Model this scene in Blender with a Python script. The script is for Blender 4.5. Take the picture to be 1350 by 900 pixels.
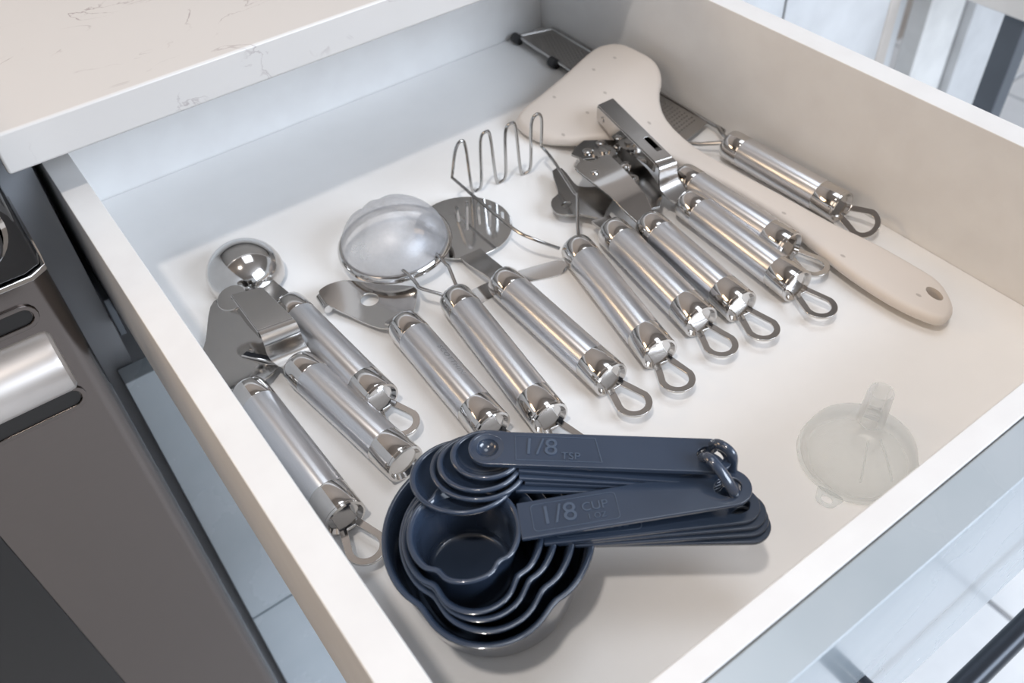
import bpy, bmesh, math, random, mathutils.geometry
from mathutils import Vector, Matrix, noise
random.seed(7)
PI = math.pi
C = bpy.context.scene.collection
scene = bpy.context.scene
for o in list(bpy.data.objects): bpy.data.objects.remove(o)

# ------------------------------------------------------------------ camera
cd = bpy.data.cameras.new('camera'); cam = bpy.data.objects.new('camera', cd); C.objects.link(cam)
rows = ((0.80527749, -0.45070519, 0.38521811), (-0.59108866, -0.55956062, 0.58095275), (-0.04628554, -0.69552623, -0.7170083))
cam.matrix_world = Matrix(((rows[0][0], -rows[0][1], -rows[0][2], 0), (rows[1][0], -rows[1][1], -rows[1][2], 0),
                           (rows[2][0], -rows[2][1], -rows[2][2], 0.37), (0, 0, 0, 1)))
cd.sensor_width = 36; cd.lens = 31.2023; cd.clip_start = 0.01; cd.clip_end = 50
cd.dof.use_dof = True; cd.dof.focus_distance = 0.45; cd.dof.aperture_fstop = 11
scene.camera = cam

# ------------------------------------------------------------------ world, lights, exposure
w = bpy.data.worlds.new('daylight'); scene.world = w; w.use_nodes = True
w.node_tree.nodes['Background'].inputs[0].default_value = (0.86, 0.92, 1.0, 1)
w.node_tree.nodes['Background'].inputs[1].default_value = 0.62

def area(name, loc, target, size, power, col, sy=None, shape='RECTANGLE'):
    l = bpy.data.lights.new(name, 'AREA'); l.shape = shape; l.size = size
    if shape == 'RECTANGLE': l.size_y = sy or size
    l.energy = power; l.color = col
    o = bpy.data.objects.new(name, l); C.objects.link(o); o.location = loc
    o.rotation_euler = (Vector(target) - Vector(loc)).to_track_quat('-Z', 'Y').to_euler()
    return o
area('ceiling_lamp_light', (-0.30, -0.04, 1.70), (0.2, 0.45, 0), 0.10, 8.4, (1.0, 0.92, 0.85), shape='DISK')
area('overhead_fill_light', (0.62, 0.42, 1.72), (0.55, 0.42, 0), 0.70, 4.8, (0.84, 0.91, 1.0), sy=0.70)  # cool overhead fill, added for the bluish stripe on the grips; no known fixture
area('wall_lamp_light', (-1.62, 0.15, 0.95), (0.3, 0.3, 0.05), 0.85, 10.0, (1.0, 0.82, 0.66), sy=2.0)
area('hood_lamp_light', (-0.92, 1.14, 0.62), (0.1, 0.3, 0.1), 0.62, 6.5, (1.0, 0.72, 0.45), sy=0.46)
area('window_light', (1.2, -1.7, 1.35), (0.25, 0.5, 0.0), 1.5, 64, (0.76, 0.86, 1.0), sy=1.2)
scene.view_settings.view_transform = 'Standard'; scene.view_settings.look = 'None'
scene.view_settings.gamma = 1.0; scene.view_settings.use_curve_mapping = False
scene.view_settings.exposure = 0.13

# ------------------------------------------------------------------ materials
def nodemat(name, base, rough=0.5, metal=0.0, coat=0.0, spec=0.5):
    m = bpy.data.materials.new(name); m.use_nodes = True
    p = m.node_tree.nodes['Principled BSDF']
    p.inputs['Base Color'].default_value = (*base, 1); p.inputs['Roughness'].default_value = rough
    p.inputs['Metallic'].default_value = metal; p.inputs['Coat Weight'].default_value = coat
    p.inputs['Specular IOR Level'].default_value = spec
    return m, m.node_tree, p
def N(t, k, **kw):
    n = t.nodes.new(k)
    for a, v in kw.items():
        if a in n.inputs.keys() if hasattr(n.inputs, 'keys') else False: n.inputs[a].default_value = v
        else: setattr(n, a, v)
    return n
def vary(t, p, c1, c2, scale, lo=0.35, hi=0.65, detail=4, stretch=None, rough=None):
    tc = N(t, 'ShaderNodeTexCoord'); mp = N(t, 'ShaderNodeMapping')
    if stretch: mp.inputs['Scale'].default_value = stretch
    t.links.new(tc.outputs['Object'], mp.inputs[0])
    n = N(t, 'ShaderNodeTexNoise'); n.inputs['Scale'].default_value = scale; n.inputs['Detail'].default_value = detail
    t.links.new(mp.outputs[0], n.inputs['Vector'])
    r = N(t, 'ShaderNodeValToRGB'); r.color_ramp.elements[0].position = lo; r.color_ramp.elements[1].position = hi
    r.color_ramp.elements[0].color = (*c1, 1); r.color_ramp.elements[1].color = (*c2, 1)
    t.links.new(n.outputs['Fac'], r.inputs[0]); t.links.new(r.outputs[0], p.inputs['Base Color'])
    if rough:
        q = N(t, 'ShaderNodeMapRange'); q.inputs[3].default_value = rough[0]; q.inputs[4].default_value = rough[1]
        t.links.new(n.outputs['Fac'], q.inputs[0]); t.links.new(q.outputs[0], p.inputs['Roughness'])
    return n, r, mp
def bump(t, p, n, strength, dist):
    b = N(t, 'ShaderNodeBump'); b.inputs['Strength'].default_value = strength; b.inputs['Distance'].default_value = dist
    t.links.new(n.outputs[0], b.inputs['Height']); t.links.new(b.outputs[0], p.inputs['Normal'])

def m_white():
    m, t, p = nodemat('white_melamine', (.80, .79, .77), .38)
    vary(t, p, (.755, .745, .735), (.79, .785, .775), 40, rough=(.34, .44)); return m
def m_front():
    m, t, p = nodemat('grey_gloss_front', (.40, .45, .49), .26, coat=.35); p.inputs['Coat Roughness'].default_value = .12
    vary(t, p, (.38, .435, .475), (.43, .48, .52), 14, rough=(.22, .32)); return m
def m_carcass():
    m, t, p = nodemat('grey_carcass', (.30, .31, .33), .5); vary(t, p, (.28, .29, .31), (.33, .34, .36), 12); return m
def m_quartz():
    m, t, p = nodemat('veined_quartz', (.8, .78, .76), .22)
    tc = N(t, 'ShaderNodeTexCoord')
    mp = N(t, 'ShaderNodeMapping'); mp.inputs['Scale'].default_value = (1, 1.6, 1.3); t.links.new(tc.outputs['Object'], mp.inputs[0])
    n1 = N(t, 'ShaderNodeTexNoise'); n1.inputs['Scale'].default_value = 14; n1.inputs['Detail'].default_value = 5; n1.inputs['Distortion'].default_value = 1.2
    t.links.new(mp.outputs[0], n1.inputs['Vector'])
    a = N(t, 'ShaderNodeMath', operation='SUBTRACT'); a.inputs[1].default_value = .5; t.links.new(n1.outputs['Fac'], a.inputs[0])
    b = N(t, 'ShaderNodeMath', operation='ABSOLUTE'); t.links.new(a.outputs[0], b.inputs[0])
    r = N(t, 'ShaderNodeValToRGB'); r.color_ramp.elements[0].position = .001; r.color_ramp.elements[1].position = .009
    r.color_ramp.elements[0].color = (1, 1, 1, 1); r.color_ramp.elements[1].color = (0, 0, 0, 1); t.links.new(b.outputs[0], r.inputs[0])
    n2 = N(t, 'ShaderNodeTexNoise'); n2.inputs['Scale'].default_value = 22; n2.inputs['Detail'].default_value = 3; t.links.new(mp.outputs[0], n2.inputs['Vector'])
    r2 = N(t, 'ShaderNodeValToRGB'); r2.color_ramp.elements[0].position = .52; r2.color_ramp.elements[1].position = .68; t.links.new(n2.outputs['Fac'], r2.inputs[0])
    mu = N(t, 'ShaderNodeMath', operation='MULTIPLY'); t.links.new(r.outputs[0], mu.inputs[0]); t.links.new(r2.outputs[0], mu.inputs[1])
    mx = N(t, 'ShaderNodeMix', data_type='RGBA'); mx.inputs[6].default_value = (.66, .635, .61, 1); mx.inputs[7].default_value = (.36, .31, .31, 1)
    t.links.new(mu.outputs[0], mx.inputs[0]); t.links.new(mx.outputs[2], p.inputs['Base Color']); return m
def m_steel(name, base, rough, brushed=False, axis=1, aniso=0.0):
    m, t, p = nodemat(name, base, rough, 1.0)
    st = [60, 60, 60]; st[axis] = 1.5
    if brushed:
        n, r, mp = vary(t, p, tuple(c * .97 for c in base), tuple(min(1, c * 1.02) for c in base), 30, .3, .7, 3, tuple(st), rough=(rough - .006, rough + .01))
    else:
        vary(t, p, tuple(c * .97 for c in base), base, 60, rough=(rough, rough + .03))
    if aniso:
        p.inputs['Anisotropic'].default_value = aniso; p.inputs['Anisotropic Rotation'].default_value = .25
        tg = N(t, 'ShaderNodeTangent', direction_type='RADIAL', axis='Y'); t.links.new(tg.outputs[0], p.inputs['Tangent'])
    return m
def m_navy():
    m, t, p = nodemat('navy_plastic', (.030, .050, .090), .16, coat=1.0); p.inputs['Coat Roughness'].default_value = .05
    vary(t, p, (.030, .045, .076), (.036, .053, .088), 30, rough=(.18, .26)); return m
def m_silicone():
    m, t, p = nodemat('speckled_silicone', (.80, .74, .68), .5)
    tc = N(t, 'ShaderNodeTexCoord'); mp = N(t, 'ShaderNodeMapping'); mp.inputs['Scale'].default_value = (1, .55, 1); mp.inputs['Rotation'].default_value = (0, 0, .7)
    t.links.new(tc.outputs['Object'], mp.inputs[0])
    v = N(t, 'ShaderNodeTexVoronoi'); v.voronoi_dimensions = '2D'; v.inputs['Scale'].default_value = 62; v.inputs['Randomness'].default_value = 1; t.links.new(mp.outputs[0], v.inputs['Vector'])
    lt = N(t, 'ShaderNodeMath', operation='LESS_THAN'); lt.inputs[1].default_value = .06; t.links.new(v.outputs['Distance'], lt.inputs[0])
    sp = N(t, 'ShaderNodeSeparateColor'); t.links.new(v.outputs['Color'], sp.inputs[0])
    gt = N(t, 'ShaderNodeMath', operation='GREATER_THAN'); gt.inputs[1].default_value = .45; t.links.new(sp.outputs[0], gt.inputs[0])
    mu = N(t, 'ShaderNodeMath', operation='MULTIPLY'); t.links.new(lt.outputs[0], mu.inputs[0]); t.links.new(gt.outputs[0], mu.inputs[1])
    mx = N(t, 'ShaderNodeMix', data_type='RGBA'); mx.inputs[6].default_value = (.68, .62, .565, 1); mx.inputs[7].default_value = (.46, .41, .37, 1)
    t.links.new(mu.outputs[0], mx.inputs[0]); t.links.new(mx.outputs[2], p.inputs['Base Color']); return m
def m_mesh():
    m, t, p = nodemat('fine_wire_mesh', (.54, .55, .58), .40, .3)
    out = [n for n in t.nodes if n.type == 'OUTPUT_MATERIAL'][0]
    tr = N(t, 'ShaderNodeBsdfTransparent'); mx = N(t, 'ShaderNodeMixShader')
    tc = N(t, 'ShaderNodeTexCoord'); n = N(t, 'ShaderNodeTexNoise'); n.inputs['Scale'].default_value = 60; n.inputs['Detail'].default_value = 6
    t.links.new(tc.outputs['Object'], n.inputs['Vector'])
    mr = N(t, 'ShaderNodeMapRange'); mr.inputs[1].default_value = .3; mr.inputs[2].default_value = .7; mr.inputs[3].default_value = .36; mr.inputs[4].default_value = .60; t.links.new(n.outputs['Fac'], mr.inputs[0])
    n2 = N(t, 'ShaderNodeTexNoise'); n2.inputs['Scale'].default_value = 900; t.links.new(tc.outputs['Object'], n2.inputs['Vector']); bump(t, p, n2, .5, .0003)
    t.links.new(mr.outputs[0], mx.inputs[0]); t.links.new(tr.outputs[0], mx.inputs[1]); t.links.new(p.outputs[0], mx.inputs[2]); t.links.new(mx.outputs[0], out.inputs[0])
    return m
def m_clear():
    m, t, p = nodemat('frosted_clear_plastic', (.95, .96, .97), .22)
    out = [n for n in t.nodes if n.type == 'OUTPUT_MATERIAL'][0]
    tl = N(t, 'ShaderNodeBsdfTranslucent'); tl.inputs[0].default_value = (.97, .98, .98, 1)
    ms = N(t, 'ShaderNodeMixShader'); ms.inputs[0].default_value = .5
    t.links.new(p.outputs[0], ms.inputs[1]); t.links.new(tl.outputs[0], ms.inputs[2])
    tr = N(t, 'ShaderNodeBsdfTransparent'); tr.inputs[0].default_value = (.97, .98, .98, 1)
    lw = N(t, 'ShaderNodeLayerWeight'); lw.inputs[0].default_value = .35
    mr = N(t, 'ShaderNodeMapRange'); mr.inputs[3].default_value = .14; mr.inputs[4].default_value = .50; t.links.new(lw.outputs['Facing'], mr.inputs[0])
    mx = N(t, 'ShaderNodeMixShader'); t.links.new(mr.outputs[0], mx.inputs[0]); t.links.new(tr.outputs[0], mx.inputs[1]); t.links.new(ms.outputs[0], mx.inputs[2])
    t.links.new(mx.outputs[0], out.inputs[0]); return m
def m_plain(name, c, rough=.5, metal=0, coat=0, d=.06, sc=20):
    m, t, p = nodemat(name, c, rough, metal, coat); vary(t, p, tuple(x * (1 - d) for x in c), tuple(min(1, x * (1 + d)) for x in c), sc); return m
WHITE = m_white(); BASEW = m_plain('white_drawer_base', (.89, .885, .875), .34, d=.012, sc=30); FRONT = m_front(); CARC = m_carcass(); QUARTZ = m_quartz()
POL = m_steel('polished_steel', (.64, .62, .60), .08); BRU = m_steel('brushed_steel', (.71, .71, .725), .32, True, 1, .80); SATIN = m_steel('satin_steel', (.50, .48, .46), .22)
DSTEEL = m_steel('dark_steel', (.36, .35, .34), .16); OVEN = m_steel('oven_steel', (.15, .13, .12), .24, True, 0); WIRE = m_steel('steel_wire', (.46, .45, .44), .16)
NAVY = m_navy(); NAVYM = m_plain('navy_plastic_embossing', (.060, .085, .130), .42); SILI = m_silicone(); MESH = m_mesh(); CLEAR = m_clear()
BLACKG = m_plain('black_glass', (.012, .012, .013), .06, coat=.5); BLACKM = m_plain('black_satin_metal', (.03, .035, .045), .28, .4)
RUBBER = m_plain('black_rubber', (.03, .03, .032), .6); PAINT = m_plain('white_wall_paint', (.78, .77, .75), .8)
WARM = m_plain('dark_brown_wall_paint', (.12, .095, .075), .8); CEIL = m_plain('taupe_ceiling', (.34, .31, .285), .8); TAUPE = m_plain('taupe_wall_paint', (.36, .31, .27), .8); TILE = m_plain('white_floor_tile', (.90, .91, .92), .35, d=.02)
GROUT = m_plain('grey_grout', (.50, .51, .53), .8); OVGLASS = m_plain('smoked_oven_glass', (.012, .010, .009), .45); OFFW = m_plain('off_white_laminate', (.64, .645, .65), .45)
BEIGE = m_plain('beige_laminate', (.66, .61, .56), .5); HANDW = m_plain('satin_aluminium_handle', (.55, .51, .48), .38, .6)
SLATE = m_plain('grey_powdercoat', (.10, .115, .135), .4, .3); DARKTXT = m_plain('etched_lettering', (.42, .42, .43), .5, .8)
DARKW = m_plain('dark_grey_board', (.05, .045, .045), .6)

# ------------------------------------------------------------------ mesh helpers
def link(name, bm, mat, parent=None, loc=(0, 0, 0), smooth=True, bev=0.0, ang=35, seg=2, kind=None, world=True):
    """one mesh object; vertices are in metres, world space, moved into the parent's frame"""
    if world and parent is not None:
        bmesh.ops.translate(bm, verts=bm.verts, vec=-Vector(parent.matrix_basis.translation))
    if parent is None and loc != (0, 0, 0):
        bmesh.ops.translate(bm, verts=bm.verts, vec=-Vector(loc))
    bmesh.ops.recalc_face_normals(bm, faces=bm.faces)
    for f in bm.faces: f.smooth = smooth
    if smooth:
        for e in bm.edges:
            if len(e.link_faces) == 2 and e.calc_face_angle(0) > math.radians(ang): e.smooth = False
    me = bpy.data.meshes.new(name); bm.to_mesh(me); bm.free(); me.materials.append(mat)
    o = bpy.data.objects.new(name, me); C.objects.link(o)
    if parent is not None: o.parent = parent
    else: o.location = loc
    if bev:
        b = o.modifiers.new('Bevel', 'BEVEL'); b.width = bev; b.segments = seg; b.limit_method = 'ANGLE'; b.angle_limit = math.radians(40)
        b.harden_normals = True
        if smooth:
            for e in me.edges: e.use_edge_sharp = False
    if kind: o['kind'] = kind
    return o
def thing(name, label, cat, loc, group=None, kind=None):
    o = bpy.data.objects.new(name, None); C.objects.link(o); o.location = loc; o.empty_display_size = .02
    o['label'] = label; o['category'] = cat
    if group: o['group'] = group
    if kind: o['kind'] = kind
    return o
def box(bm, x0, x1, y0, y1, z0, z1):
    v = [bm.verts.new((x, y, z)) for z in (z0, z1) for y in (y0, y1) for x in (x0, x1)]
    for f in ((0, 2, 3, 1), (4, 5, 7, 6), (0, 1, 5, 4), (2, 6, 7, 3), (0, 4, 6, 2), (1, 3, 7, 5)): bm.faces.new([v[i] for i in f])
    return v
def B(*a):
    bm = bmesh.new(); box(bm, *a); return bm
def lathe(bm, prof, M=Matrix(), n=32, rfun=None, closed=False):
    """prof: (r, z) list; revolved about local z, then moved by M"""
    rings = []
    for r, z in prof:
        if r < 1e-6: rings.append([bm.verts.new(M @ Vector((0, 0, z)))])
        else:
            rings.append([bm.verts.new(M @ Vector(((r + (rfun(2 * PI * i / n, r, z) if rfun else 0)) * math.cos(2 * PI * i / n),
                                                   (r + (rfun(2 * PI * i / n, r, z) if rfun else 0)) * math.sin(2 * PI * i / n), z))) for i in range(n)])
    for k in range(len(rings) - (0 if closed else 1)):
        a, b = rings[k], rings[(k + 1) % len(rings)]
        for i in range(n):
            j = (i + 1) % n
            if len(a) == 1 and len(b) == 1: continue
            if len(a) == 1: bm.faces.new((a[0], b[i], b[j]))
            elif len(b) == 1: bm.faces.new((a[i], a[j], b[0]))
            else: bm.faces.new((a[i], a[j], b[j], b[i]))
    return bm
def cyl(bm, p, q, r, n=20):
    p, q = Vector(p), Vector(q); M = Matrix.Translation(p) @ (q - p).to_track_quat('Z', 'Y').to_matrix().to_4x4()
    L = (q - p).length; return lathe(bm, [(0, 0), (r, 0), (r, L), (0, L)], M, n)
def smoothpath(pts, n=6, closed=False):
    P = [Vector(p) for p in pts]; out = []; m = len(P)
    for i in range(m if closed else m - 1):
        g = (lambda k: P[k % m]) if closed else (lambda k: P[max(0, min(m - 1, k))])
        a, b, c, d = g(i - 1), g(i), g(i + 1), g(i + 2)
        for k in range(n):
            t = k / n; out.append(.5 * ((2 * b) + (c - a) * t + (2 * a - 5 * b + 4 * c - d) * t * t + (3 * b - a - 3 * c + d) * t ** 3))
    if not closed: out.append(P[-1])
    return out
def tube(bm, pts, r, n=10, closed=False, flat=1.0):
    P = [Vector(p) for p in pts]; m = len(P); rings = []; up = None
    for i in range(m):
        a = P[(i - 1) % m] if closed or i else P[0]; b = P[(i + 1) % m] if closed or i < m - 1 else P[-1]
        d = (b - a).normalized()
        if up is None:
            up = Vector((0, 0, 1)) if abs(d.z) < .9 else Vector((1, 0, 0))
        up = (up - d * up.dot(d)).normalized(); s = d.cross(up)
        rings.append([bm.verts.new(P[i] + (up * math.cos(2 * PI * k / n) * flat + s * math.sin(2 * PI * k / n)) * r) for k in range(n)])
    for i in range(m if closed else m - 1):
        a, b = rings[i], rings[(i + 1) % m]
        if closed and i == m - 1:
            off = min(range(n), key=lambda q: (a[0].co - b[q].co).length); b = b[off:] + b[:off]
        for k in range(n): bm.faces.new((a[k], a[(k + 1) % n], b[(k + 1) % n], b[k]))
    if not closed:
        bm.faces.new(rings[0]); bm.faces.new(list(reversed(rings[-1])))
    return bm
def inside(p, loop):
    c = False; n = len(loop); x, y = p
    for i in range(n):
        x1, y1 = loop[i]; x2, y2 = loop[(i + 1) % n]
        if (y1 > y) != (y2 > y) and x < (x2 - x1) * (y - y1) / (y2 - y1) + x1: c = not c
    return c
def edist(p, loop):
    best = 9; P = Vector(p)
    for i in range(len(loop)):
        a = Vector(loop[i]); b = Vector(loop[(i + 1) % len(loop)]); d = b - a; t = max(0, min(1, (P - a).dot(d) / max(1e-12, d.length_squared)))
        best = min(best, (P - a - d * t).length)
    return best
def cdt(loops, step, margin=.45):
    vs = []; es = []
    for l in loops:
        k = len(vs); vs += [Vector(p) for p in l]; es += [(k + i, k + (i + 1) % len(l)) for i in range(len(l))]
    nb = len(vs); o = loops[0]
    x0, x1 = min(p[0] for p in o), max(p[0] for p in o); y0, y1 = min(p[1] for p in o), max(p[1] for p in o); j = 0; y = y0
    while y < y1:
        x = x0 + (step / 2 if j % 2 else 0)
        while x < x1:
            p = (x, y)
            if inside(p, o) and not any(inside(p, h) for h in loops[1:]) and min(edist(p, l) for l in loops) > step * margin: vs.append(Vector(p))
            x += step
        y += step * .866; j += 1
    V_, E_, F_, a, b, c = mathutils.geometry.delaunay_2d_cdt(vs, es, [], 0, 1e-7)
    F_ = [f for f in F_ if (lambda q: inside(q, o) and not any(inside(q, h) for h in loops[1:]))((sum(V_[i].x for i in f) / len(f), sum(V_[i].y for i in f) / len(f)))]
    return V_, F_
def gridplate(outline, z0, z1, holes, fn, M, step):
    V_, F_ = cdt([outline] + list(holes), step); bm = bmesh.new(); f = fn or (lambda x, y: 0)
    lo = [bm.verts.new((v.x, v.y, z0 + f(v.x, v.y))) for v in V_]; hi = [bm.verts.new((v.x, v.y, z1 + f(v.x, v.y))) for v in V_]
    cnt = {}
    for t in F_:
        bm.faces.new([hi[i] for i in t]); bm.faces.new([lo[i] for i in reversed(t)])
        for k in range(len(t)): e = (t[k], t[(k + 1) % len(t)]); cnt[tuple(sorted(e))] = cnt.get(tuple(sorted(e)), []) + [e]
    for e in cnt.values():
        if len(e) == 1: a, b = e[0]; bm.faces.new((lo[a], lo[b], hi[b], hi[a]))
    for v in [v for v in bm.verts if not v.link_faces]: bm.verts.remove(v)
    if M is not None: bmesh.ops.transform(bm, matrix=M, verts=bm.verts)
    return bm
def pillow(outline, z0, z1, holes, fn, step, r, seg=4):
    """plate with rounded rims: offset loops turn the edge over, interior filled by a triangulated sheet"""
    def off(loop, d, sgn):
        out = []; n = len(loop)
        for i in range(n):
            a, b = Vector(loop[i - 1]), Vector(loop[(i + 1) % n]); t = (b - a).normalized(); out.append((loop[i][0] - t.y * d * sgn, loop[i][1] + t.x * d * sgn))
        return out
    area_ = sum(outline[i][0] * outline[(i + 1) % len(outline)][1] - outline[(i + 1) % len(outline)][0] * outline[i][1] for i in range(len(outline)))
    so = 1 if area_ > 0 else -1; inn = off(outline, r, so); V_, F_ = cdt([inn] + list(holes), step); bm = bmesh.new(); rings = {}
    nb = len(inn); lay = []
    def sheet(z, flip):
        vv = [bm.verts.new((v.x, v.y, z + fn(v.x, v.y))) for v in V_]
        for t in F_: bm.faces.new([vv[i] for i in (reversed(t) if flip else t)])
        return vv
    top = sheet(z1, False); bot = sheet(z0, True); prev = top[:nb]; zc = (z0 + z1) / 2; hh = (z1 - z0) / 2
    for k in range(1, 2 * seg):
        a = PI * k / (2 * seg); lp = off(outline, r * (1 - math.sin(a)), so)
        ring = [bm.verts.new((x, y, zc + hh * math.cos(a) + fn(x, y))) for x, y in lp]
        for i in range(nb): j = (i + 1) % nb; bm.faces.new((prev[i], prev[j], ring[j], ring[i]))
        prev = ring
    for i in range(nb): j = (i + 1) % nb; bm.faces.new((prev[i], prev[j], bot[j], bot[i]))
    k = nb
    for h in holes:
        for i in range(len(h)): j = (i + 1) % len(h); bm.faces.new((top[k + i], top[k + j], bot[k + j], bot[k + i]))
        k += len(h)
    for v in [v for v in bm.verts if not v.link_faces]: bm.verts.remove(v)
    return bm
def prism(outline, z0, z1, holes=(), fn=None, M=None, grid=0):
    """flat plate from an outline (x, y) with holes; fn(x, y) -> extra z"""
    if grid: return gridplate(outline, z0, z1, holes, fn, M, {1: .005, 2: .004, 3: .0025}[grid])
    tmp = bmesh.new(); es = []
    for loop in [outline] + list(holes):
        vs = [tmp.verts.new((x, y, 0)) for x, y in loop]
        for i in range(len(vs)): es.append(tmp.edges.new((vs[i], vs[(i + 1) % len(vs)])))
    bmesh.ops.triangle_fill(tmp, use_beauty=True, edges=es)
    tmp.verts.index_update(); bm = bmesh.new()
    f = fn or (lambda x, y: 0)
    lo = [bm.verts.new((v.co.x, v.co.y, z0 + f(v.co.x, v.co.y))) for v in tmp.verts]
    hi = [bm.verts.new((v.co.x, v.co.y, z1 + f(v.co.x, v.co.y))) for v in tmp.verts]
    for fc in tmp.faces:
        ix = [v.index for v in fc.verts]
        bm.faces.new([hi[i] for i in ix]); bm.faces.new([lo[i] for i in reversed(ix)])
    for e in tmp.edges:
        if e.is_boundary:
            a, b = e.verts[0].index, e.verts[1].index; bm.faces.new((lo[a], lo[b], hi[b], hi[a]))
    tmp.free()
    if M is not None: bmesh.ops.transform(bm, matrix=M, verts=bm.verts)
    return bm
def mmp(pts): return [(x / 1000, y / 1000) for x, y in pts]
def sm2(pts, n=4): return [(v.x, v.y) for v in smoothpath([(x, y, 0) for x, y in pts], n, True)]
def circ(cx, cy, r, n=24, ry=None): return [(cx + r * math.cos(2 * PI * i / n), cy + (ry or r) * math.sin(2 * PI * i / n)) for i in range(n)]
def ribbon(bm, stations, th):
    """stations: (left point, right point) pairs -> curved sheet of thickness th"""
    L = [Vector(a) for a, b in stations]; Rr = [Vector(b) for a, b in stations]; m = len(L); top = []; bot = []
    for i in range(m):
        d = (L[min(m - 1, i + 1)] + Rr[min(m - 1, i + 1)]) - (L[max(0, i - 1)] + Rr[max(0, i - 1)])
        nrm = (Rr[i] - L[i]).cross(d).normalized() * th / 2
        if nrm.z < 0 or (abs(nrm.z) < 1e-6 and nrm.y > 0): nrm = -nrm
        if top:
            prev = top[-1][2]
            if nrm.dot(prev) < 0: nrm = -nrm
        top.append((bm.verts.new(L[i] + nrm), bm.verts.new(Rr[i] + nrm), nrm)); bot.append((bm.verts.new(L[i] - nrm), bm.verts.new(Rr[i] - nrm)))
    for i in range(m - 1):
        a, b, c, d = top[i], top[i + 1], bot[i], bot[i + 1]
        bm.faces.new((a[0], a[1], b[1], b[0])); bm.faces.new((c[1], c[0], d[0], d[1]))
        bm.faces.new((a[0], b[0], d[0], c[0])); bm.faces.new((b[1], a[1], c[1], d[1]))
    bm.faces.new((top[0][1], top[0][0], bot[0][0], bot[0][1])); bm.faces.new((top[-1][0], top[-1][1], bot[-1][1], bot[-1][0]))
    return bm
def textmesh(s, size, extrude, space=1.0):
    c = bpy.data.curves.new('t', 'FONT'); c.body = s; c.size = size; c.extrude = extrude; c.align_x = 'CENTER'; c.align_y = 'CENTER'; c.space_character = space
    o = bpy.data.objects.new('t', c); C.objects.link(o); bpy.context.view_layer.update()
    me = bpy.data.meshes.new_from_object(o.evaluated_get(bpy.context.evaluated_depsgraph_get()))
    bpy.data.objects.remove(o); bm = bmesh.new(); bm.from_mesh(me); bpy.data.meshes.remove(me); return bm

# ------------------------------------------------------------------ the room
def struct(name, bm, mat, **k):
    o = link(name, bm, mat, smooth=False, **k); o['kind'] = 'structure'; return o
floor = struct('floor', B(-2.2, 4.2, -2.8, 2.2, -.86, -.808), GROUT)
tile_me = None
for i in range(-2, 3):
    for j in range(-2, 2):
        x0 = .8535 + i * 1.2; y0 = -.30 + j * 1.2
        if tile_me is None:
            t0 = link('tile', B(0, 1.191, 0, 1.191, -.008, .0), TILE, None, smooth=False, bev=.001); tile_me = t0
        else:
            t0 = tile_me.copy(); C.objects.link(t0)
        t0.parent = floor; t0.location = (x0, y0, -.80)
struct('ceiling', B(-2.2, 4.2, -2.8, 2.2, 1.78, 1.84), CEIL)
struct('wall_left', B(-1.75, -1.69, -2.8, 2.2, -.80, 1.78), WARM)
struct('wall_back', B(-1.69, 4.2, 1.20, 1.26, -.80, 1.78), TAUPE)

# ------------------------------------------------------------------ worktop, cabinets
wt = link('worktop', prism([(.006, .464), (.64, .464), (.64, 1.06), (.006, 1.06)], .1145, .1375), QUARTZ, None, (.32, .464, .1145), bev=.0018, seg=3)
wt['label'] = 'white quartz worktop with thin grey veins above the open drawer'; wt['category'] = 'worktop'
cab = thing('base_cabinet', 'grey base cabinet under the veined worktop that holds the open drawer', 'cabinet', (.22, .515, -.80))
for x0, x1 in ((-.0125, .0195), (.468, .486)): link('side_panel', B(x0, x1, .517, 1.05, -.78, .1135), CARC, cab, smooth=False, bev=.0005)
link('back_panel', B(.0195, .468, 1.02, 1.035, -.78, .1135), CARC, cab, smooth=False)
link('top_rail', B(.0195, .468, .62, .70, .096, .1135), CARC, cab, smooth=False)
link('drawer_runner', B(.0196, .0240, .50, .98, -.040, -.008), SLATE, cab, smooth=False, bev=.0008)
link('drawer_runner', B(.4655, .4679, .50, .98, -.040, -.008), SLATE, cab, smooth=False, bev=.0008)
link('cross_rail', B(.0195, .468, .517, .60, -.118, -.082), CARC, cab, smooth=False, bev=.0005)
for k, (z0, z1, nm) in enumerate(((-.4215, -.078, 'upper'), (-.775, -.4245, 'lower'))):
    d = link('drawer', B(.0075, .470, .498, .515, z0, z1), FRONT, None, (.24, .506, z0), smooth=False, bev=.0008)
    d['label'] = ('closed grey glossy drawer front just below the open drawer', 'closed grey glossy drawer front nearest the floor')[k]; d['category'] = 'drawer'

dr = thing('open_drawer', 'white drawer pulled open, with a grey glossy front, holding kitchen tools', 'drawer', (.24, .30, -.018))
link('bottom_panel', B(.0403, .4481, .0780, .5953, -.012, 0), BASEW, dr, smooth=False)
link('side_panel', B(.0246, .040, .0503 + .0170, .6115, -.018, .0903), WHITE, dr, smooth=False, bev=.0006)
link('side_panel', B(.4484, .4650, .0503 + .0170, .6115, -.018, .0903), WHITE, dr, smooth=False, bev=.0006)
link('back_panel', B(.040, .4484, .596, .6115, -.018, .0903), WHITE, dr, smooth=False, bev=.0006)
link('inner_front_panel', B(.040, .4484, .0675, .0777, -.018, .0903), WHITE, dr, smooth=False, bev=.0006)
link('drawer_front', B(.0075, .470, .0503, .0670, -.107, .0903), FRONT, dr, smooth=False, bev=.0008)
hb = bmesh.new(); hz = -.004; hy = .0232
tube(hb, smoothpath([(.176, hy, hz), (.30, hy, hz), (.438, hy, hz)], 2), .0052, 16)
hd = link('handle', hb, BLACKM, dr, bev=.0008)
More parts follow.
